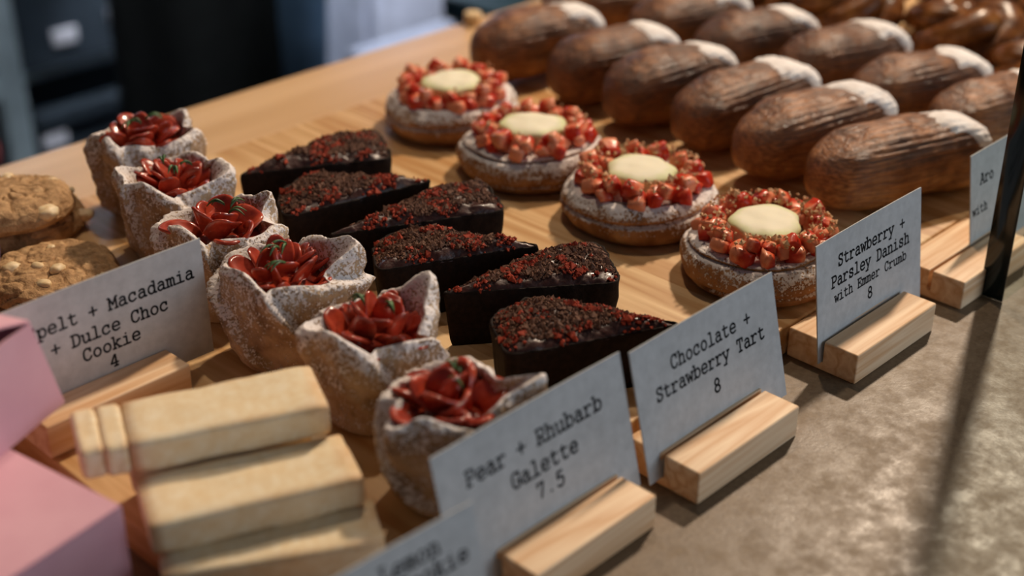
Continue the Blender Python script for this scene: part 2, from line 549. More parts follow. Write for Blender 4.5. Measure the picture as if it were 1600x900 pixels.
_P = [[(.14, .6), (.14, 0)], [(.05, 0), (.30, 0)], [(.05, .6), (.3, .6)] + spl([(.3, .6), (.46, .57), (.51, .44), (.46, .31), (.30, .27)]) + [(.14, .27)]]
_C = [spl([(.50, .44), (.44, .56), (.30, .61), (.14, .52), (.09, .30), (.14, .08), (.30, -.01), (.44, .04), (.52, .14)]), [(.50, .6), (.50, .42)]]
_n = [[(.05, 0), (.24, 0)], spl([(.14, .28), (.24, .41), (.36, .43), (.45, .36), (.46, .26)]) + [(.46, 0)], [(.37, 0), (.56, 0)]]
GL = {
    'S': [spl([(.47, .46), (.42, .56), (.28, .60), (.14, .53), (.14, .40), (.28, .32), (.44, .25), (.48, .12), (.38, .01), (.24, -.01), (.14, .06), (.11, .14)]), [(.48, .6), (.48, .44)], [(.11, .16), (.11, 0)]],
    't': [[(.22, .56)] + spl([(.22, .12), (.25, .02), (.36, -.01), (.50, .05)]), [(.08, .42), (.46, .42)]],
    'r': [[(.07, .42), (.17, .42), (.17, 0)], [(.06, 0), (.36, 0)], spl([(.17, .24), (.26, .37), (.38, .43), (.52, .37)])],
    'a': [spl([(.14, .38), (.28, .44), (.42, .38), (.44, .28)]) + [(.44, .0), (.55, 0)], spl([(.44, .24), (.28, .26), (.12, .20), (.10, .08), (.20, -.01), (.34, .02), (.44, .10)])],
    'w': [[(.06, .42), (.17, 0), (.30, .34), (.43, 0), (.54, .42)], [(.0, .42), (.16, .42)], [(.44, .42), (.6, .42)]],
    'b': [[(.03, .62), (.13, .62), (.13, 0), (.03, 0)], arc(.33, .21, .19, .22)],
    'e': [[(.09, .22), (.51, .22)], spl([(.51, .22), (.46, .38), (.30, .44), (.14, .36), (.09, .21), (.14, .06), (.30, -.01), (.49, .05)])],
    'y': [[(.08, .42), (.30, .0)], [(.52, .42), (.20, -.2)], [(.02, .42), (.20, .42)], [(.40, .42), (.58, .42)], [(.06, -.2), (.28, -.2)]],
    'P': _P,
    's': [spl([(.44, .33), (.38, .42), (.28, .44), (.15, .39), (.15, .28), (.28, .22), (.44, .17), (.46, .06), (.36, -.01), (.22, 0), (.12, .09)]), [(.45, .43), (.45, .31)], [(.12, .12), (.12, 0)]],
    'l': [[(.14, .62), (.30, .62), (.30, 0)], [(.08, 0), (.52, 0)]],
    'D': [[(.14, .6), (.14, 0)], [(.04, .6), (.28, .6)] + spl([(.28, .6), (.45, .53), (.52, .3), (.45, .07), (.28, 0)]) + [(.04, 0)]],
    'n': [[(.05, .42), (.14, .42), (.14, 0)]] + _n,
    'h': [[(.05, .62), (.14, .62), (.14, 0)]] + _n,
    'i': [[(.14, .42), (.30, .42), (.30, 0)], [(.08, 0), (.52, 0)], [(.285, .575), (.295, .585)]],
    'E': [[(.14, .6), (.14, 0)], [(.05, .6), (.5, .6), (.5, .46)], [(.05, 0), (.52, 0), (.52, .16)], [(.14, .31), (.36, .31)], [(.36, .39), (.36, .23)]],
    'm': [[(.02, .42), (.1, .42), (.1, 0)], [(.02, 0), (.18, 0)], spl([(.10, .33), (.20, .43), (.29, .36), (.30, .28)]) + [(.30, 0), (.37, 0)], spl([(.30, .33), (.40, .43), (.49, .36), (.50, .28)]) + [(.50, 0), (.58, 0)]],
    'C': _C,
    'u': [[(.03, .42), (.13, .42)] + spl([(.13, .14), (.18, .01), (.30, -.01), (.46, .12)]), [(.35, .42), (.46, .42), (.46, 0), (.56, 0)]],
    'c': [spl([(.46, .30), (.42, .40), (.30, .44), (.14, .36), (.09, .21), (.14, .06), (.30, -.01), (.49, .07)]), [(.47, .42), (.47, .28)]],
    'o': [arc(.30, .21, .20, .22)],
    'T': [[(.30, .6), (.30, 0)], [(.08, .44), (.08, .6), (.52, .6), (.52, .44)], [(.18, 0), (.42, 0)]],
    'R': _P + [[(.32, .28), (.48, 0), (.58, 0)]],
    'G': _C + [[(.52, .26), (.52, .04)], [(.34, .26), (.58, .26)]],
    'M': [[(.10, 0), (.10, .6), (.30, .22), (.50, .6), (.50, 0)], [(.02, .6), (.1, .6)], [(.5, .6), (.58, .6)], [(.02, 0), (.2, 0)], [(.4, 0), (.58, 0)]],
    'd': [[(.36, .62), (.47, .62), (.47, 0), (.57, 0)], arc(.28, .21, .19, .22)],
    'k': [[(.04, .62), (.14, .62), (.14, 0)], [(.04, 0), (.22, 0)], [(.14, .16), (.42, .42)], [(.32, .42), (.52, .42)], [(.24, .25), (.46, 0)], [(.38, 0), (.56, 0)]],
    'A': [[(.07, 0), (.28, .6), (.33, .6), (.53, 0)], [(.16, .6), (.3, .6)], [(.15, .21), (.45, .21)], [(0, 0), (.18, 0)], [(.42, 0), (.6, 0)]],
    'L': [[(.16, .6), (.16, 0)], [(.05, .6), (.30, .6)], [(.05, 0), (.52, 0), (.52, .18)]],
    'p': [[(.03, .42), (.13, .42), (.13, -.2)], [(.03, -.2), (.26, -.2)], arc(.33, .21, .19, .22)],
    '+': [[(.30, .50), (.30, .06)], [(.08, .28), (.52, .28)]],
    '8': [arc(.30, .45, .155, .15), arc(.30, .14, .19, .155)],
    '7': [[(.12, .48), (.12, .6), (.48, .6), (.28, 0)]],
    '5': [[(.46, .6), (.17, .6), (.15, .33)] + spl([(.15, .33), (.30, .39), (.46, .32), (.49, .17), (.40, .02), (.25, -.01), (.11, .06)])],
    '4': [[(.38, 0), (.38, .6), (.33, .6), (.08, .18), (.50, .18)], [(.26, 0), (.48, 0)]],
    '.': [[(.29, .02), (.31, .04)]],
    ' ': [],
}


def text_mesh(lines, bow):
    """lines: (string, centre x, baseline z, advance); strokes lie on the card's front face."""
    vs, fs = [], []

    def put(x, z):
        vs.append((x, -0.00042 - bow * x * x, z))
        return len(vs) - 1

    for s, cx, z0, adv in lines:
        em = adv / 0.6
        ky = 1.12
        hw = 0.060 * em
        x0 = cx - adv * len(s) / 2
        for k, ch in enumerate(s):
            for pl in GL[ch]:
                pts = [(x0 + k * adv + x * em, z0 + y * em * ky) for x, y in pl]
                for a, b in zip(pts, pts[1:]):
                    dx, dz = b[0] - a[0], b[1] - a[1]
                    l = math.hypot(dx, dz)
                    if l < 1e-7:
                        continue
                    nx, nzz = -dz / l * hw, dx / l * hw
                    fs.append((put(a[0] + nx, a[1] + nzz), put(a[0] - nx, a[1] - nzz), put(b[0] - nx, b[1] - nzz), put(b[0] + nx, b[1] + nzz)))
                for p in (pts[0], pts[-1]) if len(pts) > 2 else pts:
                    fs.append(tuple(put(p[0] + hw * math.cos(2 * PI * q / 8), p[1] + hw * math.sin(2 * PI * q / 8)) for q in range(8)))
                for p in pts[1:-1]:
                    fs.append(tuple(put(p[0] + hw * math.cos(2 * PI * q / 6), p[1] + hw * math.sin(2 * PI * q / 6)) for q in range(6)))
    return vs, fs


CARD_H = 0.070


def price_card(loc, width, lean, rz, lines, label, bow=0.25, height=CARD_H):
    """lines: (string, distance of the line's middle below the top edge, advance, offset of its centre)"""
    t = thing('price_card', label, 'price card', loc, rz, 'price cards')
    t.rotation_euler = (-lean, 0, rz)
    n = 16
    th = 0.00035
    vs, fs = [], []
    for i in range(n + 1):
        x = -width / 2 + width * i / n
        y = -bow * x * x
        vs += [(x, y - th, 0), (x, y - th, height), (x, y + th, height), (x, y + th, 0)]
    for i in range(n):
        a, b = 4 * i, 4 * i + 4
        for k in range(4):
            fs.append((a + k, b + k, b + (k + 1) % 4, a + (k + 1) % 4))
    fs += [(0, 1, 2, 3), (4 * n + 3, 4 * n + 2, 4 * n + 1, 4 * n)]
    mesh_obj('card_sheet', vs, fs, M['card'], t, smooth=False)
    if lines:
        ll = [(s, off, height - mid - 0.22 * adv / 0.6 * 1.12, adv) for s, mid, adv, off in lines]
        v, f = text_mesh(ll, bow)
        mesh_obj('printed_text', v, f, M['ink'], t, smooth=False)
    return t


def card_holder(loc, length, label, rz=0.0, depth=0.045):
    """a pine block with a lengthwise slot"""
    h, s, sd = 0.0185, 0.0026, 0.013
    d = depth / 2
    prof = [(-d, 0), (d, 0), (d, h), (s / 2, h), (s / 2, h - sd), (-s / 2, h - sd), (-s / 2, h), (-d, h)]
    bm = bmesh.new()
    a = [bm.verts.new((-length / 2, y, z)) for y, z in prof]
    b = [bm.verts.new((length / 2, y, z)) for y, z in prof]
    m = len(prof)
    bm.faces.new(list(reversed(a)))
    bm.faces.new(b)
    for k in range(m):
        bm.faces.new((a[k], a[(k + 1) % m], b[(k + 1) % m], b[k]))
    bmesh.ops.recalc_face_normals(bm, faces=list(bm.faces))
    ed = [e for e in bm.edges if not all(abs(v.co.y) < s for v in e.verts)]
    bmesh.ops.bevel(bm, geom=ed, offset=0.0013, segments=3, profile=0.6, affect='EDGES')
    o = bm_obj('card_holder', bm, M['pine'], None, 0, loc=loc, rot=(0, 0, rz))
    o.data.set_sharp_from_angle(angle=R(40))
    return tag(o, label, 'card holder', 'pine card holders')


def cards():
    S = CARD_H
    card_holder((0.3885, 0.350, 0), 0.081, 'pine block holding the Pear + Rhubarb Galette card')
    price_card((0.383, 0.350, 0.0058), 0.121, R(14), 0, [('Pear + Rhubarb', .0192, .0063, .000), ('Galette', .0325, .0063, .003), ('7.5', .0440, .0063, .004)],
               'grey card reading Pear + Rhubarb Galette 7.5')
    card_holder((0.4975, 0.346, 0), 0.083, 'pine block holding the Chocolate + Strawberry Tart card')
    price_card((0.503, 0.346, 0.0058), 0.114, R(14), 0, [('Chocolate +', .0177, .0059, 0.003), ('Strawberry Tart', .0295, .0059, 0.001), ('8', .0428, .0062, 0.003)],
               'grey card reading Chocolate + Strawberry Tart 8')
    card_holder((0.6435, 0.3515, 0), 0.083, 'pine block holding the Strawberry + Parsley Danish card')
    price_card((0.652, 0.3515, 0.0058), 0.108, R(8), 0, [('Strawberry +', .0166, .0058, .002), ('Parsley Danish', .0276, .0058, .001), ('with Emmer Crumb', .0376, .0047, .001), ('8', .0475, .0058, 0)],
               'grey card reading Strawberry + Parsley Danish with Emmer Crumb 8')
    card_holder((0.760, 0.352, 0), 0.083, 'pine block beside the glass panel end, its slot showing at one side')
    price_card((0.822, 0.352, 0.0058), 0.108, R(9), 0, [('Aro', .0195, .0058, -.0335), ('with', .0385, .0048, -.042)],
               'grey card behind the glass panel edge, starting with Aro', bow=0.1)
    card_holder((0.2862, 0.5755, ZB), 0.0815, 'pine block on the board holding the cookie card')
    price_card((0.2975, 0.5755, ZB + 0.0056), 0.115, R(1), 0, [('Spelt + Macadamia', .0180, .0056, .004), ('+ Dulce Choc', .0300, .0056, .001), ('Cookie', .0400, .0056, .0), ('4', .0495, .0056, .000)],
               'grey card reading Spelt + Macadamia + Dulce Choc Cookie 4', height=.067)
    card_holder((0.262, 0.3195, 0), 0.083, 'pine block holding the blurred card nearest the pink boxes')
    price_card((0.2600, 0.3200, 0.0058), 0.108, R(12), R(-2), [('+ Lemon', .0110, .0060, .014), ('Cookie', .0205, .0060, .030)],
               'blurred dark grey card nearest the camera, ending in Cookie')


cards()


# ------------------------------------------------------------------ pear and rhubarb galettes
def fruit_slice_mesh(name, rho, span, hgt, th, seed, curl=0.25):
    rnd = random.Random(seed)
    wv = rnd.uniform(0, 6)

    def f(u, v):
        # closed loop around the slab's section (v) swept along the arc (u)
        a = (u - 0.5) * span
        taper = 1 - 0.55 * abs(2 * u - 1) ** 3
        ang = 2 * PI * v
        cz, ct = math.cos(ang), math.sin(ang)
        z = hgt * (0.5 + 0.5 * abs(cz) ** 0.6 * (1 if cz > 0 else -1)) * taper
        z += 0.0012 * math.sin(3 * a + wv)
        r = rho + th * 0.5 * abs(ct) ** 0.7 * (1 if ct > 0 else -1) * (0.4 + 0.6 * taper) + curl * z * (0.4 + 0.6 * z / hgt)
        return (r * math.sin(a), -r * math.cos(a) + rho, z)

    vs, fs = grid(f, 14, 14, False, True)
    n = 15
    fs.append(tuple(j * n for j in range(14)))
    fs.append(tuple(j * n + 14 for j in reversed(range(14))))
    me = bpy.data.meshes.new(name)
    me.from_pydata(vs, [], fs)
    me.materials.append(M['fruit'])
    me.polygons.foreach_set('use_smooth', [True] * len(me.polygons))
    me.update()
    return me


def galette(loc, rz, seed, K, twist, lobes, style, label, scale=1.0):
    t = thing('fruit_galette', label, 'galette', loc, rz, 'pear and rhubarb galettes')
    rnd = random.Random(seed)
    Hh = 0.050 * scale
    tab = [(0, (0, 0)), (.06, (.024, 0)), (.10, (.0280, .0015)), (.2, (.0305, .010)), (.34, (.0318, .025)), (.44, (.0322, .036)), (.50, (.0316, .043)), (.55, (.0300, .0475)),
           (.60, (.0275, .0500)), (.65, (.0262, .0505)), (.69, (.0246, .0490)), (.80, (.0234, .043)), (.88, (.021, .037)), (1, (0, .037))]

    def f(u, v):
        th = 2 * PI * u
        r, z = lerp_tab(tab, v)
        r *= scale
        z *= scale
        hz = z / Hh
        s = ((th + twist * hz) * K / (2 * PI) + 0.13 * seed + 0.16 * math.sin(th * 2 + seed)) % 1.0
        # every pleat starts under its neighbour and swells until it laps over the next
        saw = s ** 1.4 if s < 0.95 else (0.95 ** 1.4) * (1 - (s - 0.95) / 0.05)
        wall = sstep(0.05, 0.2, v) * (1 - sstep(0.62, 0.86, v))
        r += (0.0085 * saw - 0.0035) * wall * scale
        rim = sstep(0.35, 0.6, v) * (1 - sstep(0.68, 0.85, v))
        z += rim * (0.0045 * math.sin(PI * s) + 0.003 * math.sin(th * 2 + seed * 2)) * scale
        for (a, dr, dz, wd) in lobes:
            d = (th - R(a) + PI) % (2 * PI) - PI
            g = math.exp(-(d / wd) ** 2)
            k = sstep(0.22, 0.57, v) * (1 - sstep(0.66, 0.80, v)) if dr > 0 else rim
            r += dr * g * k * scale
            z += dz * g * k * scale
        p = (r * math.cos(th), r * math.sin(th), z)
        q = nz(p, 55, seed) * 0.0024 + nz(p, 140, seed) * 0.0014 + nz(p, 420, seed) * 0.0008
        r2 = r + q * wall
        return (r2 * math.cos(th), r2 * math.sin(th), z + 0.6 * q * rim)

    vs, fs = grid(f, 200, 76, True, False)
    mesh_obj('pastry_shell', vs, fs, M['galette'], t)
    zf = 0.0395 * scale
    vs, fs = grid(lambda u, v: (lambda r, a: (r * math.cos(a), r * math.sin(a), zf - .0005 + .003 * (1 - v * v) * scale + .0012 * nz((r * math.cos(a), r * math.sin(a), 0), 150, seed)))(.0242 * v * scale, 2 * PI * u), 40, 12, True)
    mesh_obj('fruit_compote', vs, fs, M['fruit'], t)
    k = 0
    if style == 'slices':
        rings = [(11, .0162, .005, 36, .0165), (8, .0105, .009, 24, .0160), (4, .0045, .0120, 14, .0150)]
    else:
        rings = [(7, .0150, .005, 28, .018), (5, .0085, .009, 18, .017), (2, .0030, .012, 8, .015)]
    for n, rad, dz, tilt, hgt in rings:
        for i in range(n):
            a = 2 * PI * (i + rnd.uniform(-.22, .22)) / n + seed
            big = style != 'slices'
            rho = rnd.uniform(.008, .011) if big else rnd.uniform(.009, .02)
            span = rnd.uniform(1.5, 2.0) if big else rnd.uniform(.7, 1.25) * .011 / rho * 1.1
            me = fruit_slice_mesh('fruit_slice', rho, span, hgt * rnd.uniform(.85, 1.1), .0034 if big else .0024, seed * 100 + k, .35 if big else .15)
            o = link_mesh('fruit_slice', me, t)
            m = Matrix.Translation((rad * math.cos(a) * scale, rad * math.sin(a) * scale, zf + dz * scale - .004)) @ Matrix.Rotation(a + PI / 2 + rnd.uniform(-.9, .9), 4, 'Z') \
                @ Matrix.Rotation(R(tilt + rnd.uniform(-22, 22)), 4, 'X') @ Matrix.Rotation(rnd.uniform(-.5, .5), 4, 'Y')
            o.matrix_local = m
            k += 1
    for i in range(3):
        a = rnd.uniform(0, 6.28)
        vs, fs = [], []
        for b in range(3):
            L = rnd.uniform(.007, .012)
            yaw = a + rnd.uniform(-.5, .5)
            c0 = Vector((0, 0, 0))
            for q in range(7):
                s = q / 6
                wd = .0011 * math.sin(PI * min(1, s * .92 + .06))
                c = c0 + Vector((math.cos(yaw) * L * s, math.sin(yaw) * L * s, .003 * math.sin(PI * s) + b * .0006))
                nrm = Vector((-math.sin(yaw), math.cos(yaw), 0)) * wd
                base = len(vs)
                vs += [c - nrm, c + Vector((0, 0, .0005)), c + nrm, c - Vector((0, 0, .0004))]
                if q:
                    for e in range(4):
                        fs.append((base - 4 + e, base - 4 + (e + 1) % 4, base + (e + 1) % 4, base + e))
        rr = rnd.uniform(.002, .013)
        b = rnd.uniform(0, 6.28)
        mesh_obj('herb_sprig', vs, fs, M['herb'], t, loc=(rr * math.cos(b), rr * math.sin(b), zf + (.0215 - rr * .35) * scale))
    return t


def galettes():
    galette((0.441, 0.766, ZB), 0.3, 1, 4, 0.9, [(-37, .005, .006, .4), (130, .004, .002, .35)], 'petals',
            'sugar-dusted rhubarb galette nearest the back worktop, end of its row', 0.98)
    galette((0.416, 0.697, ZB), 1.2, 2, 4, 1.0, [(66, .008, .002, .3), (-114, .010, .001, .4)], 'slices',
            'rhubarb galette second from the back, with a broad sugared flap of dough', 0.98)
    galette((0.398, 0.622, ZB), 2.2, 3, 4, 0.8, [(10, .005, -.002, .4), (-136, .008, .005, .2)], 'petals',
            'rhubarb galette behind the cookie card with two big curled fruit petals', 1.0)
    galette((0.390, 0.552, ZB), 2.9, 4, 4, 1.5, [(164, .014, .004, .28), (-31, .007, -.003, .5), (60, .005, .003, .3)], 'slices',
            'rhubarb galette right beside the cookie card, fully visible with green herb sprigs', 1.03)
    galette((0.386, 0.474, ZB), 4.1, 5, 4, 0.9, [(125, .007, .008, .32), (-85, .010, -.003, .35)], 'slices',
            'rhubarb galette behind the shortbread with thin red slices in a deep cup', 1.0)
    galette((0.367, 0.402, ZB), 5.0, 6, 4, 1.0, [(34, .013, .006, .2), (-106, .010, -.007, .24)], 'petals',
            'rhubarb galette behind the Pear + Rhubarb card, corner of dough sticking up', 0.97)


galettes()


# ------------------------------------------------------------------ chocolate tart wedges
def crumb_mesh(name, pts, mat, smin, smax, seed, parent):
    rnd = random.Random(seed)
    base = [Vector(v) for v in ((1, 0, 0), (-1, 0, 0), (0, 1, 0), (0, -1, 0), (0, 0, 1), (0, 0, -1))]
    tri = [(0, 2, 4), (2, 1, 4), (1, 3, 4), (3, 0, 4), (2, 0, 5), (1, 2, 5), (3, 1, 5), (0, 3, 5)]
    vs, fs = [], []
    for p in pts:
        s = rnd.uniform(smin, smax) * (1.9 if rnd.random() < .07 else 1)
        m = Matrix.Rotation(rnd.uniform(0, 6.28), 3, 'Z') @ Matrix.Rotation(rnd.uniform(0, 6.28), 3, 'X')
        b = len(vs)
        for v in base:
            vs.append(Vector(p) + m @ (v * s * rnd.uniform(.6, 1.2)))
        fs += [(a + b, c + b, d + b) for a, c, d in tri]
    o = mesh_obj(name, vs, fs, mat, parent, smooth=False)
    o['kind'] = 'stuff'
    return o


def wedge(pts, seed, label, bare=0.25):
    cx = sum(p[0] for p in pts) / 4
    cy = sum(p[1] for p in pts) / 4
    t = thing('chocolate_tart_wedge', label, 'tart slice', (cx, cy, ZB), 0, 'chocolate tart wedges')
    P = [Vector(((x - cx) * .96, (y - cy) * .96)) for x, y in pts]
    # rounded outline: tip -> side -> curved crust -> side
    tip, A, Mm, B = P
    poly = [tip, A, Mm, B]
    rad = [.004, .009, .014, .009]
    out = []
    n = len(poly)
    for i in range(n):
        p, a, b = poly[i], poly[i - 1], poly[(i + 1) % n]
        u, v = (a - p).normalized(), (b - p).normalized()
        r = min(rad[i], (a - p).length * .42, (b - p).length * .42)
        s, e = p + u * r, p + v * r
        for k in range(9):
            q = k / 8
            out.append((1 - q) ** 2 * s + 2 * q * (1 - q) * p + q * q * e)
    # resample evenly
    N = 150
    L = [0]
    loop = out + [out[0]]
    for a, b in zip(loop, loop[1:]):
        L.append(L[-1] + (b - a).length)
    ring = []
    j = 0
    for k in range(N):
        d = L[-1] * k / N
        while L[j + 1] < d:
            j += 1
        q = (d - L[j]) / max(1e-9, L[j + 1] - L[j])
        ring.append(loop[j].lerp(loop[j + 1], q))
    cen = sum(ring, Vector((0, 0))) / N
    H = .034

    def side(u, v):
        p = ring[int(round(u * N)) % N]
        k = [.0, .93, .945, .965, .985, 1.0, 1.0, .985, .96][v] if v else 0
        z = [0, 0, .004, .012, .022, .030, H - .001, H, H - .001][v]
        q = cen + (p - cen) * k
        w = nz((q.x, q.y, z), 160, seed) * .0012 + nz((q.x, q.y, z), 420, seed) * .0005
        d = (p - cen).normalized() * w * (1 if v > 0 else 0)
        return (q.x + d.x, q.y + d.y, z + (w * .8 if v > 4 else 0))

    vs = [side(i / N, v) for v in range(9) for i in range(N)]
    fs = [(v * N + i, v * N + (i + 1) % N, (v + 1) * N + (i + 1) % N, (v + 1) * N + i) for v in range(1, 8) for i in range(N)]
    fs.append(tuple(N + i for i in reversed(range(N))))
    mesh_obj('cocoa_crust', vs, fs, M['cocoa_crust'], t)

    def top(p, k):
        q = cen + (p - cen) * k
        dome = .0075 * (1 - k ** 3.2)
        w = nz((q.x, q.y, 0), 70, seed) * .0022 + nz((q.x, q.y, 0), 190, seed) * .0011 + nz((q.x, q.y, .1), 420, seed) * .0006
        return Vector((q.x, q.y, H - .0022 + dome + w * sstep(1.0, .9, k)))

    RG = 34
    vs = [top(ring[i], .985 * (1 - j / RG)) for j in range(RG) for i in range(N)] + [top(cen, 0)]
    fs = [(j * N + i, j * N + (i + 1) % N, (j + 1) * N + (i + 1) % N, (j + 1) * N + i) for j in range(RG - 1) for i in range(N)]
    fs += [((RG - 1) * N + i, (RG - 1) * N + (i + 1) % N, RG * N) for i in range(N)]
    mesh_obj('chocolate_filling', vs, fs, M['choc_glaze'], t)
    rnd = random.Random(seed)
    br, rd = [], []
    while len(br) < 2300:
        p = ring[rnd.randrange(N)]
        k = math.sqrt(rnd.random()) * .97
        q = top(p, k)
        nn = nz((q.x, q.y, 0), 60, seed + 3)
        # the two long cut edges keep a bare glossy band
        dline = abs((B - tip).x * (q.y - tip.y) - (B - tip).y * (q.x - tip.x)) / (B - tip).length
        if dline < .006 + .006 * nn + .003 * rnd.random() or (k > .93 and rnd.random() < .5):
            continue
        br.append(q + Vector((0, 0, .0004)))
    while len(rd) < 300:
        p = ring[rnd.randrange(N)]
        q = top(p, math.sqrt(rnd.random()) * .97)
        if nz((q.x, q.y, 0), 75, seed + 8) + .22 * rnd.random() < .24:
            continue
        rd.append(q + Vector((0, 0, .0010)))
    crumb_mesh('cocoa_crumbs', br, M['cocoa_crumb'], .0006, .0016, seed, t)
    crumb_mesh('strawberry_crumbs', rd, M['red_crumb'], .0006, .0018, seed + 50, t)
    return t


def wedges():
    W = [
        ([(.517, .381), (.484, .461), (.449, .463), (.426, .425)], 'crumb-topped chocolate tart wedge right behind the Chocolate + Strawberry Tart card'),
        ([(.446, .497), (.541, .490), (.559, .475), (.528, .433)], 'chocolate tart wedge second from the front, blunt end facing the danishes'),
        ([(.532, .495), (.494, .569), (.462, .571), (.440, .540)], 'chocolate tart wedge third from the front, its tip pointing at the danishes'),
        ([(.447, .595), (.546, .596), (.574, .588), (.549, .542)], 'chocolate tart wedge with bright glossy dots, fourth from the front'),
        ([(.549, .606), (.497, .674), (.462, .662), (.446, .630)], 'chocolate tart wedge second from the back, pointing at the danishes'),
        ([(.462, .703), (.555, .708), (.581, .697), (.553, .650)], 'dark chocolate tart wedge furthest back in the row of wedges'),
    ]
    for i, (p, l) in enumerate(W):
        wedge(p, 11 + i, l)


wedges()


# ------------------------------------------------------------------ strawberry danishes
def chunk_meshes():
    out = []
    for k in range(8):
        rnd = random.Random(900 + k)
        bm = bmesh.new()
        bmesh.ops.create_cube(bm, size=1)
        bmesh.ops.subdivide_edges(bm, edges=list(bm.edges), cuts=3, use_grid_fill=True)
        sx, sy, sz = rnd.uniform(.8, 1.25), rnd.uniform(.75, 1.1), rnd.uniform(.7, 1.0)
        sh = rnd.uniform(-.35, .35)
        for v in bm.verts:
            c = v.co
            s = c.normalized() * .62
            c = c.lerp(s, .42)
            c = Vector((c.x * sx + sh * c.z, c.y * sy * (1 - .35 * c.x), c.z * sz))
            c += Vector((1, 1, 1)) * nz(c, 2.2, k) * .09
            v.co = c * .0108
        me = bpy.data.meshes.new('strawberry_chunk')
        bm.to_mesh(me)
        bm.free()
        me.materials.append(M['strawberry'])
        me.polygons.foreach_set('use_smooth', [True] * len(me.polygons))
        out.append(me)
    return out


CHUNKS = chunk_meshes()


def danish(loc, rz, seed, label, crumbs, cr=.0232, coff=(0, 0)):
    t = thing('strawberry_danish', label, 'danish', loc, rz, 'strawberry danishes')
    t.scale = (.955,) * 3
    rnd = random.Random(seed)
    tab = [(0, (0, 0)), (.06, (.042, 0)), (.12, (.0490, .0025)), (.22, (.0528, .0090)), (.32, (.0528, .0150)), (.42, (.0505, .0205)), (.52, (.0465, .0245)),
           (.62, (.0420, .0262)), (.72, (.0380, .0258)), (.80, (.0345, .0245)), (.88, (.030, .0235)), (1, (0, .0235))]

    def f(u, v):
        th = 2 * PI * u
        r, z = lerp_tab(tab, v)
        ring = sstep(.08, .2, v) * (1 - sstep(.74, .86, v))
        # coiled dough: one groove climbing around the ring
        ph = (v - .12) / .62 * 1.9 - (th / (2 * PI)) * 1.0 + .06 * math.sin(3 * th + seed) + seed * .3
        g = abs((ph % 1.0) - .5) * 2
        groove = math.exp(-((1 - g) / .13) ** 2)
        r -= .0032 * groove * ring
        z -= .0022 * groove * ring * sstep(.4, .6, v)
        r *= 1 + .018 * math.sin(2 * th + seed) + .012 * math.sin(5 * th + seed * 2)
        z *= 1 + .05 * math.sin(3 * th + seed) * ring
        p = (r * math.cos(th), r * math.sin(th), z)
        q = nz(p, 60, seed) * .0016 + nz(p, 190, seed) * .0006
        r += q * ring
        return (r * math.cos(th), r * math.sin(th), z + .5 * q * ring)

    vs, fs = grid(f, 180, 84, True, False)
    mesh_obj('danish_dough', vs, fs, M['danish'], t)

    def c(u, v):
        th = 2 * PI * u
        k = v
        rr = cr * (1 + .05 * math.sin(2 * th + seed) + .05 * math.sin(3 * th + seed * 2) + .03 * math.sin(7 * th))
        r = rr * math.sin(k * PI / 2 * 1.25) / math.sin(PI / 2) if k < .8 else rr * (1 - (k - .8) * .4)
        z = .0150 * max(0, math.cos(k * PI / 2)) ** .3 if k < .98 else 0
        p = (r * math.cos(th), r * math.sin(th), z)
        return (p[0], p[1], z + nz(p, 80, seed) * .0009)

    vs, fs = grid(c, 60, 24, True, False)
    mesh_obj('custard_centre', vs, fs, M['custard'], t, loc=(coff[0], coff[1], .0235))
    n = 0
    crp = []
    for (cnt, rad, zz) in ((15, .0380, .0290), (13, .0320, .0300), (11, .0345, .0350)):
        for i in range(cnt):
            a = 2 * PI * (i + rnd.uniform(-.25, .25)) / cnt + seed
            rr = rad + rnd.uniform(-.0015, .0015)
            o = link_mesh('strawberry_chunk', CHUNKS[rnd.randrange(8)], t, (rr * math.cos(a), rr * math.sin(a), zz + rnd.uniform(-.001, .0012)),
                          (rnd.uniform(-.6, .6), rnd.uniform(-.6, .6), rnd.uniform(0, 6.28)), (rnd.uniform(.82, 1.1),) * 3)
    for i in range(crumbs):
        a = rnd.uniform(0, 6.28)
        rr = rnd.uniform(.025, .042)
        crp.append((rr * math.cos(a), rr * math.sin(a),   .0405 - abs(rr - .035) * .55 + rnd.uniform(-.001, .0018)))
    crumb_mesh('emmer_crumbs', crp, M['crumb'], .0008, .0019, seed, t)
    return t


def danishes():
    danish((.645, .4240, ZB), .3, 1, 'strawberry danish right behind the Strawberry + Parsley Danish card', 240)
    danish((.652, .5260, ZB), 1.7, 2, 'strawberry danish second from the front, beside a chocolate wedge corner', 170)
    danish((.658, .6280, ZB), 3.1, 3, 'strawberry danish third from the front, touching the two beside it', 50)
    danish((.677, .7290, ZB), 4.6, 4, 'blurred strawberry danish furthest back, nearest the rear worktop', 40)


danishes()


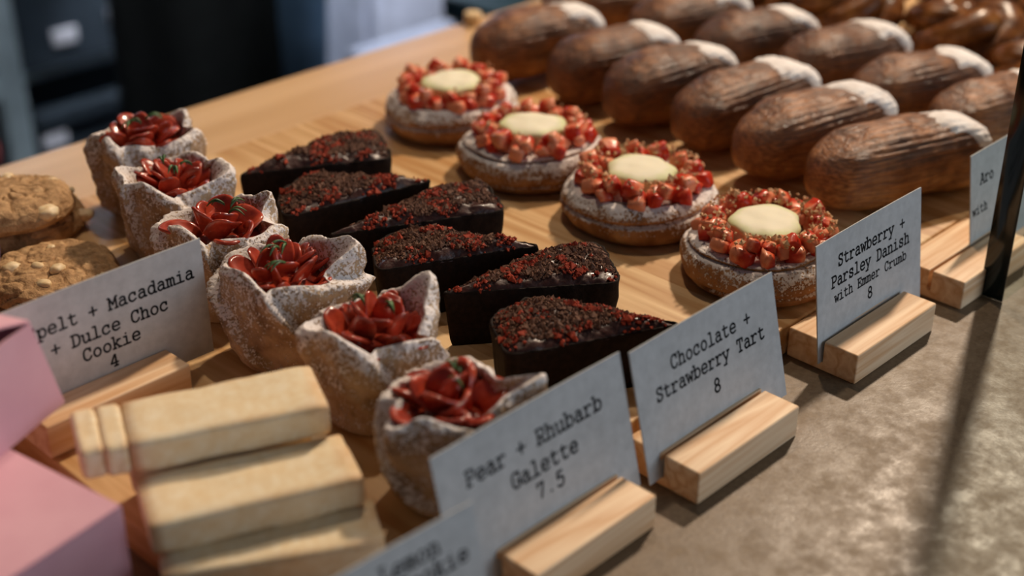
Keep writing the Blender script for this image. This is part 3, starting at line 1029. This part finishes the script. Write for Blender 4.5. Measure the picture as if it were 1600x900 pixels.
# ------------------------------------------------------------------ cookies
def cookie(loc, rad, seed, label, chunks, tilt=(0, 0)):
    t = thing('macadamia_cookie', label, 'cookie', loc, seed * 1.3, 'macadamia cookies')
    t.rotation_euler = (tilt[0], tilt[1], 0)
    tab = [(0, (0, 0)), (.1, (.6, 0)), (.2, (.9, .0005)), (.3, (.99, .0045)), (.4, (.985, .0085)), (.5, (.93, .0125)), (.62, (.8, .0155)), (.8, (.45, .0172)), (1, (0, .0178))]

    def f(u, v):
        th = 2 * PI * u
        r, z = lerp_tab(tab, v)
        r *= rad * (1 + .02 * math.sin(3 * th + seed) + .012 * math.sin(7 * th))
        p = (r * math.cos(th), r * math.sin(th), z)
        up = sstep(.15, .35, v)
        q = nz(p, 60, seed) * .0016 + nz(p, 160, seed) * .0011
        cr = abs(nz(p, 95, seed + 4))
        q -= .0018 * math.exp(-(cr / .06) ** 2)
        q += nz(p, 420, seed) * .0005
        return (p[0] * (1 + q * up * 4), p[1] * (1 + q * up * 4), z + q * up)

    vs, fs = grid(f, 150, 70, True, False)
    mesh_obj('cookie_dough', vs, fs, M['cookie'], t)
    for k, (a, rr, z, s) in enumerate(chunks):
        bm = bmesh.new()
        bmesh.ops.create_icosphere(bm, subdivisions=3, radius=1)
        for v in bm.verts:
            v.co = Vector((v.co.x * s * 1.15, v.co.y * s * .9, v.co.z * s * .7)) * (1 + .22 * nz(v.co, 1.6, seed + k))
        bm_obj('white_chocolate_chunk', bm, M['white_choc'], t, loc=(rad * rr * math.cos(R(a)), rad * rr * math.sin(R(a)), z), rot=(0, 0, k * 1.7))
    return t


def cookies():
    cookie((.336, .709, ZB), .0395, 1, 'large golden cookie lying right behind the cookie price card',
           [(150, .55, .0160, .0050), (-128, .62, .0150, .0045), (-100, .28, .0170, .0045), (-62, .86, .0115, .0050), (60, .5, .0165, .003), (175, .2, .0170, .0035)])
    cookie((.361, .792, ZB), .040, 2, 'lower cookie of the back stack, mostly hidden under another cookie',
           [(-38, .97, .0085, .0058), (-60, .8, .0120, .004)])
    cookie((.350, .783, ZB + .0178), .040, 3, 'upper cookie of the back stack with a big white chocolate chunk',
           [(-78, .90, .0095, .0068), (-5, .75, .0135, .0048), (60, .6, .0160, .004), (110, .55, .0160, .004), (-20, .95, .0100, .003)], tilt=(R(-2), R(2)))


cookies()


# ------------------------------------------------------------------ shortbread
def shortbread(c, size, yaw, label, seed, roll=0.0):
    bm = bmesh.new()
    box_bm(bm, (0, 0, 0), size)
    bmesh.ops.subdivide_edges(bm, edges=list(bm.edges), cuts=14, use_grid_fill=True)
    me = bpy.data.meshes.new('shortbread_finger')
    hx, hy, hz = (s / 2 for s in size)
    rr = .0028
    for v in bm.verts:
        p = v.co
        q = Vector((max(-hx + rr, min(hx - rr, p.x)), max(-hy + rr, min(hy - rr, p.y)), max(-hz + rr, min(hz - rr, p.z))))
        d = p - q
        if d.length > 1e-9:
            p = q + d.normalized() * rr
        s = nz(p, 45, seed) * .0011 + nz(p, 160, seed) * .0004
        v.co = p + Vector((p.x / hx * .5, p.y / hy, p.z / hz * .8)) * s
    bm.to_mesh(me)
    bm.free()
    me.materials.append(M['shortbread'])
    me.polygons.foreach_set('use_smooth', [True] * len(me.polygons))
    o = bpy.data.objects.new('shortbread_finger', me)
    COL.objects.link(o)
    o.location = c
    o.rotation_euler = (roll, 0, yaw)
    return tag(o, label, 'shortbread', 'shortbread fingers')


def shortbreads():
    T = .0165
    z1, z2, z3 = ZB + T / 2, ZB + T * 1.5 + .0003, ZB + T * 2.5 + .0006
    shortbread((.2735, .4145, z1), (.094, .034, T), R(-31), 'shortbread finger at the bottom front of the stack, by the blurred dark card', 1)
    shortbread((.2945, .468, z1), (.090, .034, T), R(-26), 'shortbread finger hidden low at the back of the stack', 2)
    shortbread((.2790, .4345, z2), (.093, .038, T), R(-23), 'shortbread finger in the middle of the stack, under the top one', 3)
    shortbread((.2915, .4780, z2), (.082, .034, T), R(-23), 'shortbread finger in the shaded second layer behind the middle one', 4)
    shortbread((.2920, .4690, z3), (.088, .038, T), R(-25), 'broad shortbread finger lying on top of the stack', 5)
    c, s = math.cos(R(-25)), math.sin(R(-25))
    for k, (d, e, l) in enumerate(((.0496, .0002, 'narrow shortbread slice pressed against the left end of the top finger'),
                                   (.0602, .0010, 'outermost narrow shortbread slice, nearest the pink boxes'))):
        shortbread((.2920 - d * c - e * s, .4690 - d * s + e * c, z3 - .0002), (.0108, .037 - .001 * k, T - .0008 * (k + 1)), R(-25 + 2 * k), l, 6 + k)


shortbreads()


# ------------------------------------------------------------------ laminated pastries with a sugared end
def loaf(length, seed, gap):
    """mesh functions for one oblong laminated pastry; x runs towards the sugared end"""
    ry, rz = .0275, .0255

    def f(u, v, inflate=0.0):
        a = 2 * PI * v
        s = 2 * u - 1
        n = 2.6 if s < 0 else 7.0
        k = max(0.0, 1 - abs(s) ** n) ** (1 / n)
        x = s * length / 2
        ca, sa = math.cos(a), math.sin(a)
        ex = .72
        y = ry * abs(ca) ** ex * (1 if ca > 0 else -1) * (1.02 - .10 * u)
        z = rz * abs(sa) ** ex * (1 if sa > 0 else -1)
        fr = max(0.0, -ca)
        # thin leaves of dough fan out along the front side
        lw = a * 4.4 + 4.2 * (u - .45) ** 2 + .30 * math.sin(3 * u + seed) + .22 * nz((u * 2, a, seed), 1.0)
        lay = -(abs((lw % 1.0) - .5) * 2) ** 4 * .0019 * min(1, fr * 1.8) * sstep(.08, .35, u) * k
        dv = (a - R(186) - .55 * (u - .6))
        gr = gap * math.exp(-(dv / .20) ** 2) * sstep(.30, .85, u)
        q = 1 + inflate / .026
        m = k * q
        y *= m * (1 - gr * .75)
        z *= m * (1 - gr * .25)
        zb = -.0235
        p = (x, y, z)
        w = nz(p, 38, seed) * .0028 + nz(p, 130, seed) * .0008
        y += (ca * (lay + w * .9)) * k
        z += (sa * (lay + w * .9)) * k
        z += .0035 * (1 - s * s) + .0012 - .0030 * s * max(0, sa)
        z = max(z, zb)
        return (x + inflate * s, y, z - zb)

    return f


def laminated(name_label, c, length, yaw, seed, gap, group):
    t = thing('laminated_pastry', name_label, 'pastry', (c[0], c[1], ZB), yaw, group)
    f = loaf(length, seed, gap)
    vs, fs = grid(lambda u, v: f(.0001 + .9998 * (.5 - .5 * math.cos(PI * u)), v), 90, 110, False, True)
    n = 91
    fs.append(tuple(j * n for j in range(110)))
    fs.append(tuple(j * n + 90 for j in reversed(range(110))))
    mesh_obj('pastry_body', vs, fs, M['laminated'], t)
    rnd = random.Random(seed)
    u0 = rnd.uniform(.66, .73)

    def g(u, v):
        uu = u0 - .06 + (.99985 - u0 + .06) * math.sin(u * PI / 2) ** 1.0
        vv = -.12 + v * (.52 + .17 * sstep(.78, 1.0, uu))
        b = f(uu, vv)
        e = min(sstep(0, .28, u + .20 * nz(b, 70, seed)), sstep(0, .22, v + .12 * nz(b, 80, seed + 1)), sstep(0, .14, 1 - v + .05 * nz(b, 80, seed + 2)))
        inf = -.0016 + .0030 * e + .0005 * nz(b, 260, seed)
        return f(uu, vv, inf)

    vs, fs = grid(g, 50, 70)
    mesh_obj('sugar_coating', vs, fs, M['sugar'], t)
    return t


def laminated_row():
    F = [((.798, .760), .118, -9, 1.0, 'dark folded pastry at the far back corner beside the furthest danish, sugared end open'),
         ((.802, .683), .112, -10, .9, 'folded pastry second from the back in the row beside the danishes'),
         ((.796, .622), .112, -9, .1, 'sugar-ended pastry third from the back in the row beside the danishes'),
         ((.802, .557), .126, -8, .12, 'sugar-ended pastry behind the second danish, third from the front of its row'),
         ((.794, .493), .131, -11, .05, 'sugar-ended pastry behind the front danish, second from the front of its row'),
         ((.790, .426), .134, -18, .1, 'large sugar-ended pastry nearest the Strawberry + Parsley Danish card')]
    for i, (c, L, y, g, l) in enumerate(F):
        laminated(l, c, L * .98, R(y), 21 + i, g, 'sugar-ended pastries in the near row')
    Bk = [((.905, .786), .105, -22, .1, 'blurred sugar-ended pastry cut by the top edge, furthest back of the far row'),
          ((.920, .702), .112, -13, .05, 'blurred pastry with a sugared top, second from the back of the far row'),
          ((.915, .631), .110, -14, .05, 'sugar-ended pastry third from the back of the far row'),
          ((.930, .559), .114, -14, .05, 'pastry with a streaky sugared end in the middle of the far row'),
          ((.917, .484), .114, -17, .05, 'dark sugar-ended pastry in the far row below the braided buns'),
          ((.912, .417), .114, -17, .05, 'plain brown pastry cut off by the dark glass panel edge')]
    for i, (c, L, y, g, l) in enumerate(Bk):
        laminated(l, c, L * .98, R(y), 31 + i, g, 'sugar-ended pastries in the far row')


laminated_row()


# ------------------------------------------------------------------ braided buns
def bun(loc, rz, seed, label, scale=1.0):
    t = thing('braided_bun', label, 'bun', loc, rz, 'glazed braided buns')
    for s in range(3):
        def path(q):
            a = 2 * PI * q
            R0, r0 = .0245, .0105
            b = a * 1.5 + 2 * PI * s / 3
            rr = R0 + r0 * math.cos(b)
            return Vector((rr * math.cos(a), rr * math.sin(a), .027 + .0125 * math.sin(b) + .006 * (1 - rr / .039))) * scale

        # each strand runs once round, tucked under at its end
        NP, NS = 110, 20
        vs, fs = [], []
        for i in range(NP + 1):
            q = i / NP
            p = path(q)
            d = (path(min(1, q + .004)) - path(max(0, q - .004))).normalized()
            side = d.cross(Vector((0, 0, 1))).normalized()
            upv = side.cross(d)
            w = .0124 * scale * max(0.02, (1 - abs(2 * q - 1) ** 14)) ** .5
            for k in range(NS):
                a = 2 * PI * k / NS
                v = p + (side * math.cos(a) * 1.12 + upv * math.sin(a) * .92) * w
                v += v.normalized() * nz(v, 60, seed + s) * .0016
                v.z = max(v.z, .0002)
                vs.append(v)
        for i in range(NP):
            for k in range(NS):
                fs.append((i * NS + k, i * NS + (k + 1) % NS, (i + 1) * NS + (k + 1) % NS, (i + 1) * NS + k))
        fs.append(tuple(reversed(range(NS))))
        fs.append(tuple(NP * NS + k for k in range(NS)))
        mesh_obj('dough_strand', vs, fs, M['bun'], t)
    return t


def buns():
    B = [((1.058, .522), .2, 'largest glossy braided bun, above the dark pastry beside the glass edge', 1.06),
         ((1.018, .432), 1.3, 'braided bun peeking out beside the dark glass panel edge', .95),
         ((1.040, .626), 2.1, 'blurred braided bun behind the streaky sugared pastry', 1.05),
         ((1.028, .724), 3.3, 'blurred braided bun near the top edge, second from the back', 1.0),
         ((1.152, .568), 4.0, 'braided bun in the back row, behind the largest glossy one', 1.05),
         ((1.148, .466), 5.2, 'braided bun at the top right corner of the photo', 1.05),
         ((1.136, .668), .9, 'barely visible braided bun at the top edge, behind the blurred one', 1.0)]
    for i, (c, a, l, s) in enumerate(B):
        bun((c[0], c[1], ZB), a, 3 + i, l, s)


buns()


# ------------------------------------------------------------------ pink boxes
def carton(corner, yaw, sx, sy, h, label, lid_open, taper=0.0):
    """corner = the box's right front bottom corner; box extends to -x and +y in its own frame"""
    t = thing('pink_box', label, 'cake box', corner, yaw, 'pink cake boxes')
    th = .0012
    bm = bmesh.new()
    box_bm(bm, (-sx / 2, th / 2, h / 2), (sx, th, h))
    box_bm(bm, (-sx / 2, sy - th / 2, h / 2), (sx, th, h))
    box_bm(bm, (-th / 2, sy / 2, h / 2), (th, sy - 2 * th, h))
    box_bm(bm, (-sx + th / 2, sy / 2, h / 2), (th, sy - 2 * th, h))
    box_bm(bm, (-sx / 2, sy / 2, th / 2), (sx - 2 * th, sy - 2 * th, th))
    for v in bm.verts:          # the right wall slopes inwards
        v.co.x -= taper * (v.co.z / h) * (1 + v.co.x / sx)
    bm_obj('box_body', bm, M['pink'], t, smooth=False)
    bm = bmesh.new()
    box_bm(bm, (-sx / 2, sy / 2, th / 2), (sx, sy, th))
    bmesh.ops.bevel(bm, geom=list(bm.edges), offset=.0004, segments=2, affect='EDGES')
    o = bm_obj('lid', bm, M['pink'], t, smooth=False, loc=(-taper, 0, h))
    o.rotation_euler = (0, lid_open, 0)
    return t


def boxes():
    carton((.2235, .446, 0), R(10), .20, .16, .060, 'lower pink cardboard box with a dark shaded side facing the shortbread', 0)
    t = carton((.247, .531, .0615), R(24), .13, .12, .049, 'upper pink box with a gaping lid, in front of the cookie card', R(20), .013)
    # rounded tuck flap standing up from the lid
    bm = bmesh.new()
    pts = [(-.008, 0), (.008, 0), (.010, .008)] + [(.017 * math.cos(R(a)), .026 + .017 * math.sin(R(a))) for a in range(-45, 226, 12)] + [(-.010, .008)]
    lo = [bm.verts.new((x, -.0006, z)) for x, z in pts]
    hi = [bm.verts.new((x, .0006, z)) for x, z in pts]
    bm.faces.new(lo)
    bm.faces.new(list(reversed(hi)))
    for k in range(len(pts)):
        bm.faces.new((lo[k], hi[k], hi[(k + 1) % len(pts)], lo[(k + 1) % len(pts)]))
    bmesh.ops.recalc_face_normals(bm, faces=list(bm.faces))
    bm_obj('tuck_flap', bm, M['pink'], t, smooth=False, loc=(-.0400, .001, .0665))


boxes()


# ------------------------------------------------------------------ glass screen
def glass():
    t = thing('glass_screen', 'clear glass counter screen with a dark teal edge', 'glass screen', (.744, .3238, 0), 0)
    th, L, H = .0150, .9, .42
    box_obj('glass_pane', (L / 2 + .0016, 0, H / 2 + .0005), (L - .0032, th, H), M['glass'], t)
    box_obj('polished_edge', (.0008, 0, H / 2 + .0005), (.0015, th, H), M['glass_edge'], t, .0004, 2)


glass()


# ------------------------------------------------------------------ behind the counter
def rack():
    t = thing('metal_shelving', 'grey metal shelving with an upright post, behind the counter', 'shelving', (1.25, 2.32, FL), 0)
    for x in (-.25, .31):
        for y in (-.17, .17):
            box_obj('post', (x, y, .85), (.045, .03, 1.7), M['grey_metal'], t, .003)
    for z in (.13, .49, 1.0):
        box_obj('shelf', (.03, 0, z), (.60, .31, .02), M['grey_metal'], t, .003)
        box_obj('shelf_beam', (-.45, -.17, z), (.36, .03, .03), M['grey_metal'], t, .003)
    for z, l in ((.49, 'dark plastic crate on the middle shelf beside the grey post'), (.13, 'dark plastic crate on the bottom shelf beside the grey post')):
        w_ = .48
        c = thing('storage_crate', l, 'crate', (1.28, 2.29, FL + z + .0105), 0, 'dark storage crates')
        hgt = .29 if z < .3 else .36
        bm = bmesh.new()
        wt = .006
        box_bm(bm, (0, -.13, hgt / 2), (w_, wt, hgt))
        box_bm(bm, (0, .13, hgt / 2), (w_, wt, hgt))
        box_bm(bm, (-w_ / 2, 0, hgt / 2), (wt, .26, hgt))
        box_bm(bm, (w_ / 2, 0, hgt / 2), (wt, .26, hgt))
        box_bm(bm, (0, 0, wt / 2), (w_, .26, wt))
        bm_obj('crate_body', bm, M['dark_crate'], c, smooth=False)
        box_obj('crate_rim', (0, -.137, hgt - .02), (w_, .012, .03), M['dark_crate'], c, .003)
        for x_, z_ in (((-.057, .17), (-.165, .13)) if z > .3 else ((-.212, .80), (-.212, .66))):
            box_obj('label_holder', (x_, -.136, hgt * z_), (.045, .006, .026), M['label'], c, .002)
    b = thing('red_tub', 'dark red tub on the floor beside the shelving post', 'tub', (.724, 1.90, FL), 0)
    vs, fs = grid(lambda u, v: (lambda r, z: (r * math.cos(2 * PI * u), r * math.sin(2 * PI * u), z))(*lerp_tab([(0, (0, 0)), (.1, (.09, 0)), (.8, (.11, .50)), (.85, (.118, .50)), (.9, (.118, .52)), (1, (.10, .52))], v)), 32, 20, True)
    mesh_obj('tub_body', vs, fs, M['red_plastic'], b)
    vs, fs = grid(lambda u, v: (.118 * v * math.cos(2 * PI * u), .118 * v * math.sin(2 * PI * u), .523 - .004 * v), 32, 4, True)
    mesh_obj('tub_lid', vs, fs, M['red_plastic'], b)


rack()


def skin_body(name, pts, edges, radii, mat, parent, levels=2):
    me = bpy.data.meshes.new(name)
    me.from_pydata(pts, edges, [])
    o = bpy.data.objects.new(name, me)
    COL.objects.link(o)
    o.parent = parent
    me.materials.append(mat)
    sk = o.modifiers.new('skin', 'SKIN')
    sk.use_smooth_shade = True
    for v, r in zip(me.skin_vertices[0].data, radii):
        v.radius = r if isinstance(r, tuple) else (r, r)
    me.skin_vertices[0].data[0].use_root = True
    sb = o.modifiers.new('sub', 'SUBSURF')
    sb.levels = sb.render_levels = levels
    return o


def person():
    t = thing('person', 'person in black apron and blue jeans standing behind the counter', 'person', (1.225, 1.845, FL), R(200 - 270))
    # facing -y in its own frame
    P = [(0, 0, .93), (0, 0, 1.12), (0, .01, 1.30), (0, .01, 1.42), (0, 0, 1.50), (0, -.02, 1.60), (0, -.02, 1.70),
         (.10, 0, .86), (.105, -.01, .48), (.11, .01, .09), (.11, -.12, .04), (-.10, 0, .86), (-.105, -.01, .48), (-.11, .01, .09), (-.11, -.12, .04),
         (.17, .01, 1.40), (.23, .01, 1.12), (.20, -.16, .98), (.17, -.24, .97), (-.17, .01, 1.40), (-.23, .01, 1.12), (-.20, -.16, .98), (-.17, -.24, .97)]
    E = [(0, 1), (1, 2), (2, 3), (3, 4), (4, 5), (5, 6), (0, 7), (7, 8), (8, 9), (9, 10), (0, 11), (11, 12), (12, 13), (13, 14), (3, 15), (15, 16), (16, 17), (17, 18), (3, 19), (19, 20), (20, 21), (21, 22)]
    Rr = [(.13, .10), (.12, .09), (.14, .10), (.11, .08), .05, (.075, .09), (.065, .075), .085, .06, .045, .035, .085, .06, .045, .035, .055, .042, .032, .03, .055, .042, .032, .03]
    skin_body('body', P, E, Rr, M['skin'], t)
    J = [(0, 0, .96), (.10, 0, .86), (.105, -.01, .48), (.11, .01, .10), (-.10, 0, .86), (-.105, -.01, .48), (-.11, .01, .10)]
    skin_body('jeans', J, [(0, 1), (1, 2), (2, 3), (0, 4), (4, 5), (5, 6)], [(.145, .115), .10, .078, .07, .10, .078, .07], M['denim'], t)
    skin_body('shirt', [(0, 0, .95), (0, 0, 1.12), (0, .01, 1.30), (0, .01, 1.43), (.18, .01, 1.40), (.235, .01, 1.18), (-.18, .01, 1.40), (-.235, .01, 1.18)],
              [(0, 1), (1, 2), (2, 3), (3, 4), (4, 5), (3, 6), (6, 7)], [(.145, .115), (.135, .105), (.155, .115), (.11, .085), .07, .06, .07, .06], M['black_cloth'], t)

    def ap(u, v):
        a = R(-60 + 120 * u)
        z = .42 + .85 * v
        wdt = .17 if z < 1.0 else .17 - .09 * sstep(1.0, 1.25, z)
        fl = 1 + .10 * (1 - v) + .03 * math.sin(9 * a)
        return (wdt * fl * math.sin(a), -.145 * fl * max(-.2, math.cos(a)), z)

    vs, fs = grid(ap, 40, 30)
    o = mesh_obj('apron', vs, fs, M['black_cloth'], t)
    so = o.modifiers.new('thickness', 'SOLIDIFY')
    so.thickness = .003
    bm = bmesh.new()
    bmesh.ops.create_uvsphere(bm, u_segments=24, v_segments=16, radius=1)
    for v in list(bm.verts):
        v.co = Vector((v.co.x * .092, v.co.y * .105 + .005, v.co.z * .09 + 1.70))
    bmesh.ops.delete(bm, geom=[v for v in bm.verts if v.co.z < 1.66 and v.co.y < 0], context='VERTS')
    bm_obj('hair', bm, M['hair'], t)


person()


def back_clutter():
    t = thing('white_bin', 'pale plastic bin with a closed lid behind the counter beside the person', 'bin', (1.405, 1.535, FL), R(1))
    bm = bmesh.new()
    hgt, w_, d = .58, .19, .18
    for c, s in (((0, -d / 2, hgt / 2), (w_, .008, hgt)), ((0, d / 2, hgt / 2), (w_, .008, hgt)), ((-w_ / 2, 0, hgt / 2), (.008, d, hgt)), ((w_ / 2, 0, hgt / 2), (.008, d, hgt)), ((0, 0, .004), (w_, d, .008))):
        box_bm(bm, c, s)
    bm_obj('bin_body', bm, M['white_plastic'], t, smooth=False)
    box_obj('bin_lid', (0, 0, hgt + .012), (w_ + .02, d + .02, .025), M['white_plastic'], t, .006)
    k = thing('white_fridge', 'lavender-white fridge standing behind the pale lidded bin', 'fridge', (1.715, 2.16, FL), 0)
    box_obj('fridge_body', (0, 0, .62), (.22, .40, 1.2), M['white_plastic'], k, .01)
    box_obj('fridge_door', (0, -.215, .64), (.21, .028, 1.10), M['white_plastic'], k, .008)
    box_obj('door_handle', (-.07, -.24, .80), (.02, .022, .30), M['grey_metal'], k, .005)
    box_obj('plinth', (0, .0, .011), (.20, .36, .022), M['dark_crate'], k)
    k = thing('kraft_carton', 'olive brown cardboard carton beyond the teal crate', 'carton', (1.86, 1.74, FL), R(2))
    box_obj('carton_body', (0, 0, .375), (.30, .24, .75), M['kraft'], k, .003)
    box_obj('tape', (0, 0, .751), (.05, .242, .002), M['label'], k)
    k = thing('teal_crate', 'tall teal plastic crate behind the counter, right of the pale bin', 'crate', (1.375, 1.27, FL), R(1))
    box_obj('crate_body', (0, 0, .365), (.20, .20, .73), M['teal'], k, .01)
    box_obj('crate_rim', (0, 0, .735), (.22, .22, .03), M['teal'], k, .008)
    k = thing('bottle_cap', 'small pale bottle cap lying at the rear edge of the timber worktop', 'cap', (.893, .930, 0))
    vs, fs = grid(lambda u, v: (lambda r, z: (r * math.cos(2 * PI * u), r * math.sin(2 * PI * u), z))(*lerp_tab([(0, (0, 0)), (.15, (.0085, 0)), (.6, (.0085, .009)), (.75, (.0075, .011)), (1, (0, .0112))], v)), 32, 20, True)
    mesh_obj('cap_shell', vs, fs, M['white_choc'], k)
    vs, fs = grid(lambda u, v: ((.0088 + .0003 * math.cos(2 * PI * v)) * math.cos(2 * PI * u), (.0088 + .0003 * math.cos(2 * PI * v)) * math.sin(2 * PI * u), .0022 + .001 * math.sin(2 * PI * v)), 32, 8, True, True)
    mesh_obj('rim_band', vs, fs, M['white_choc'], k)


back_clutter()
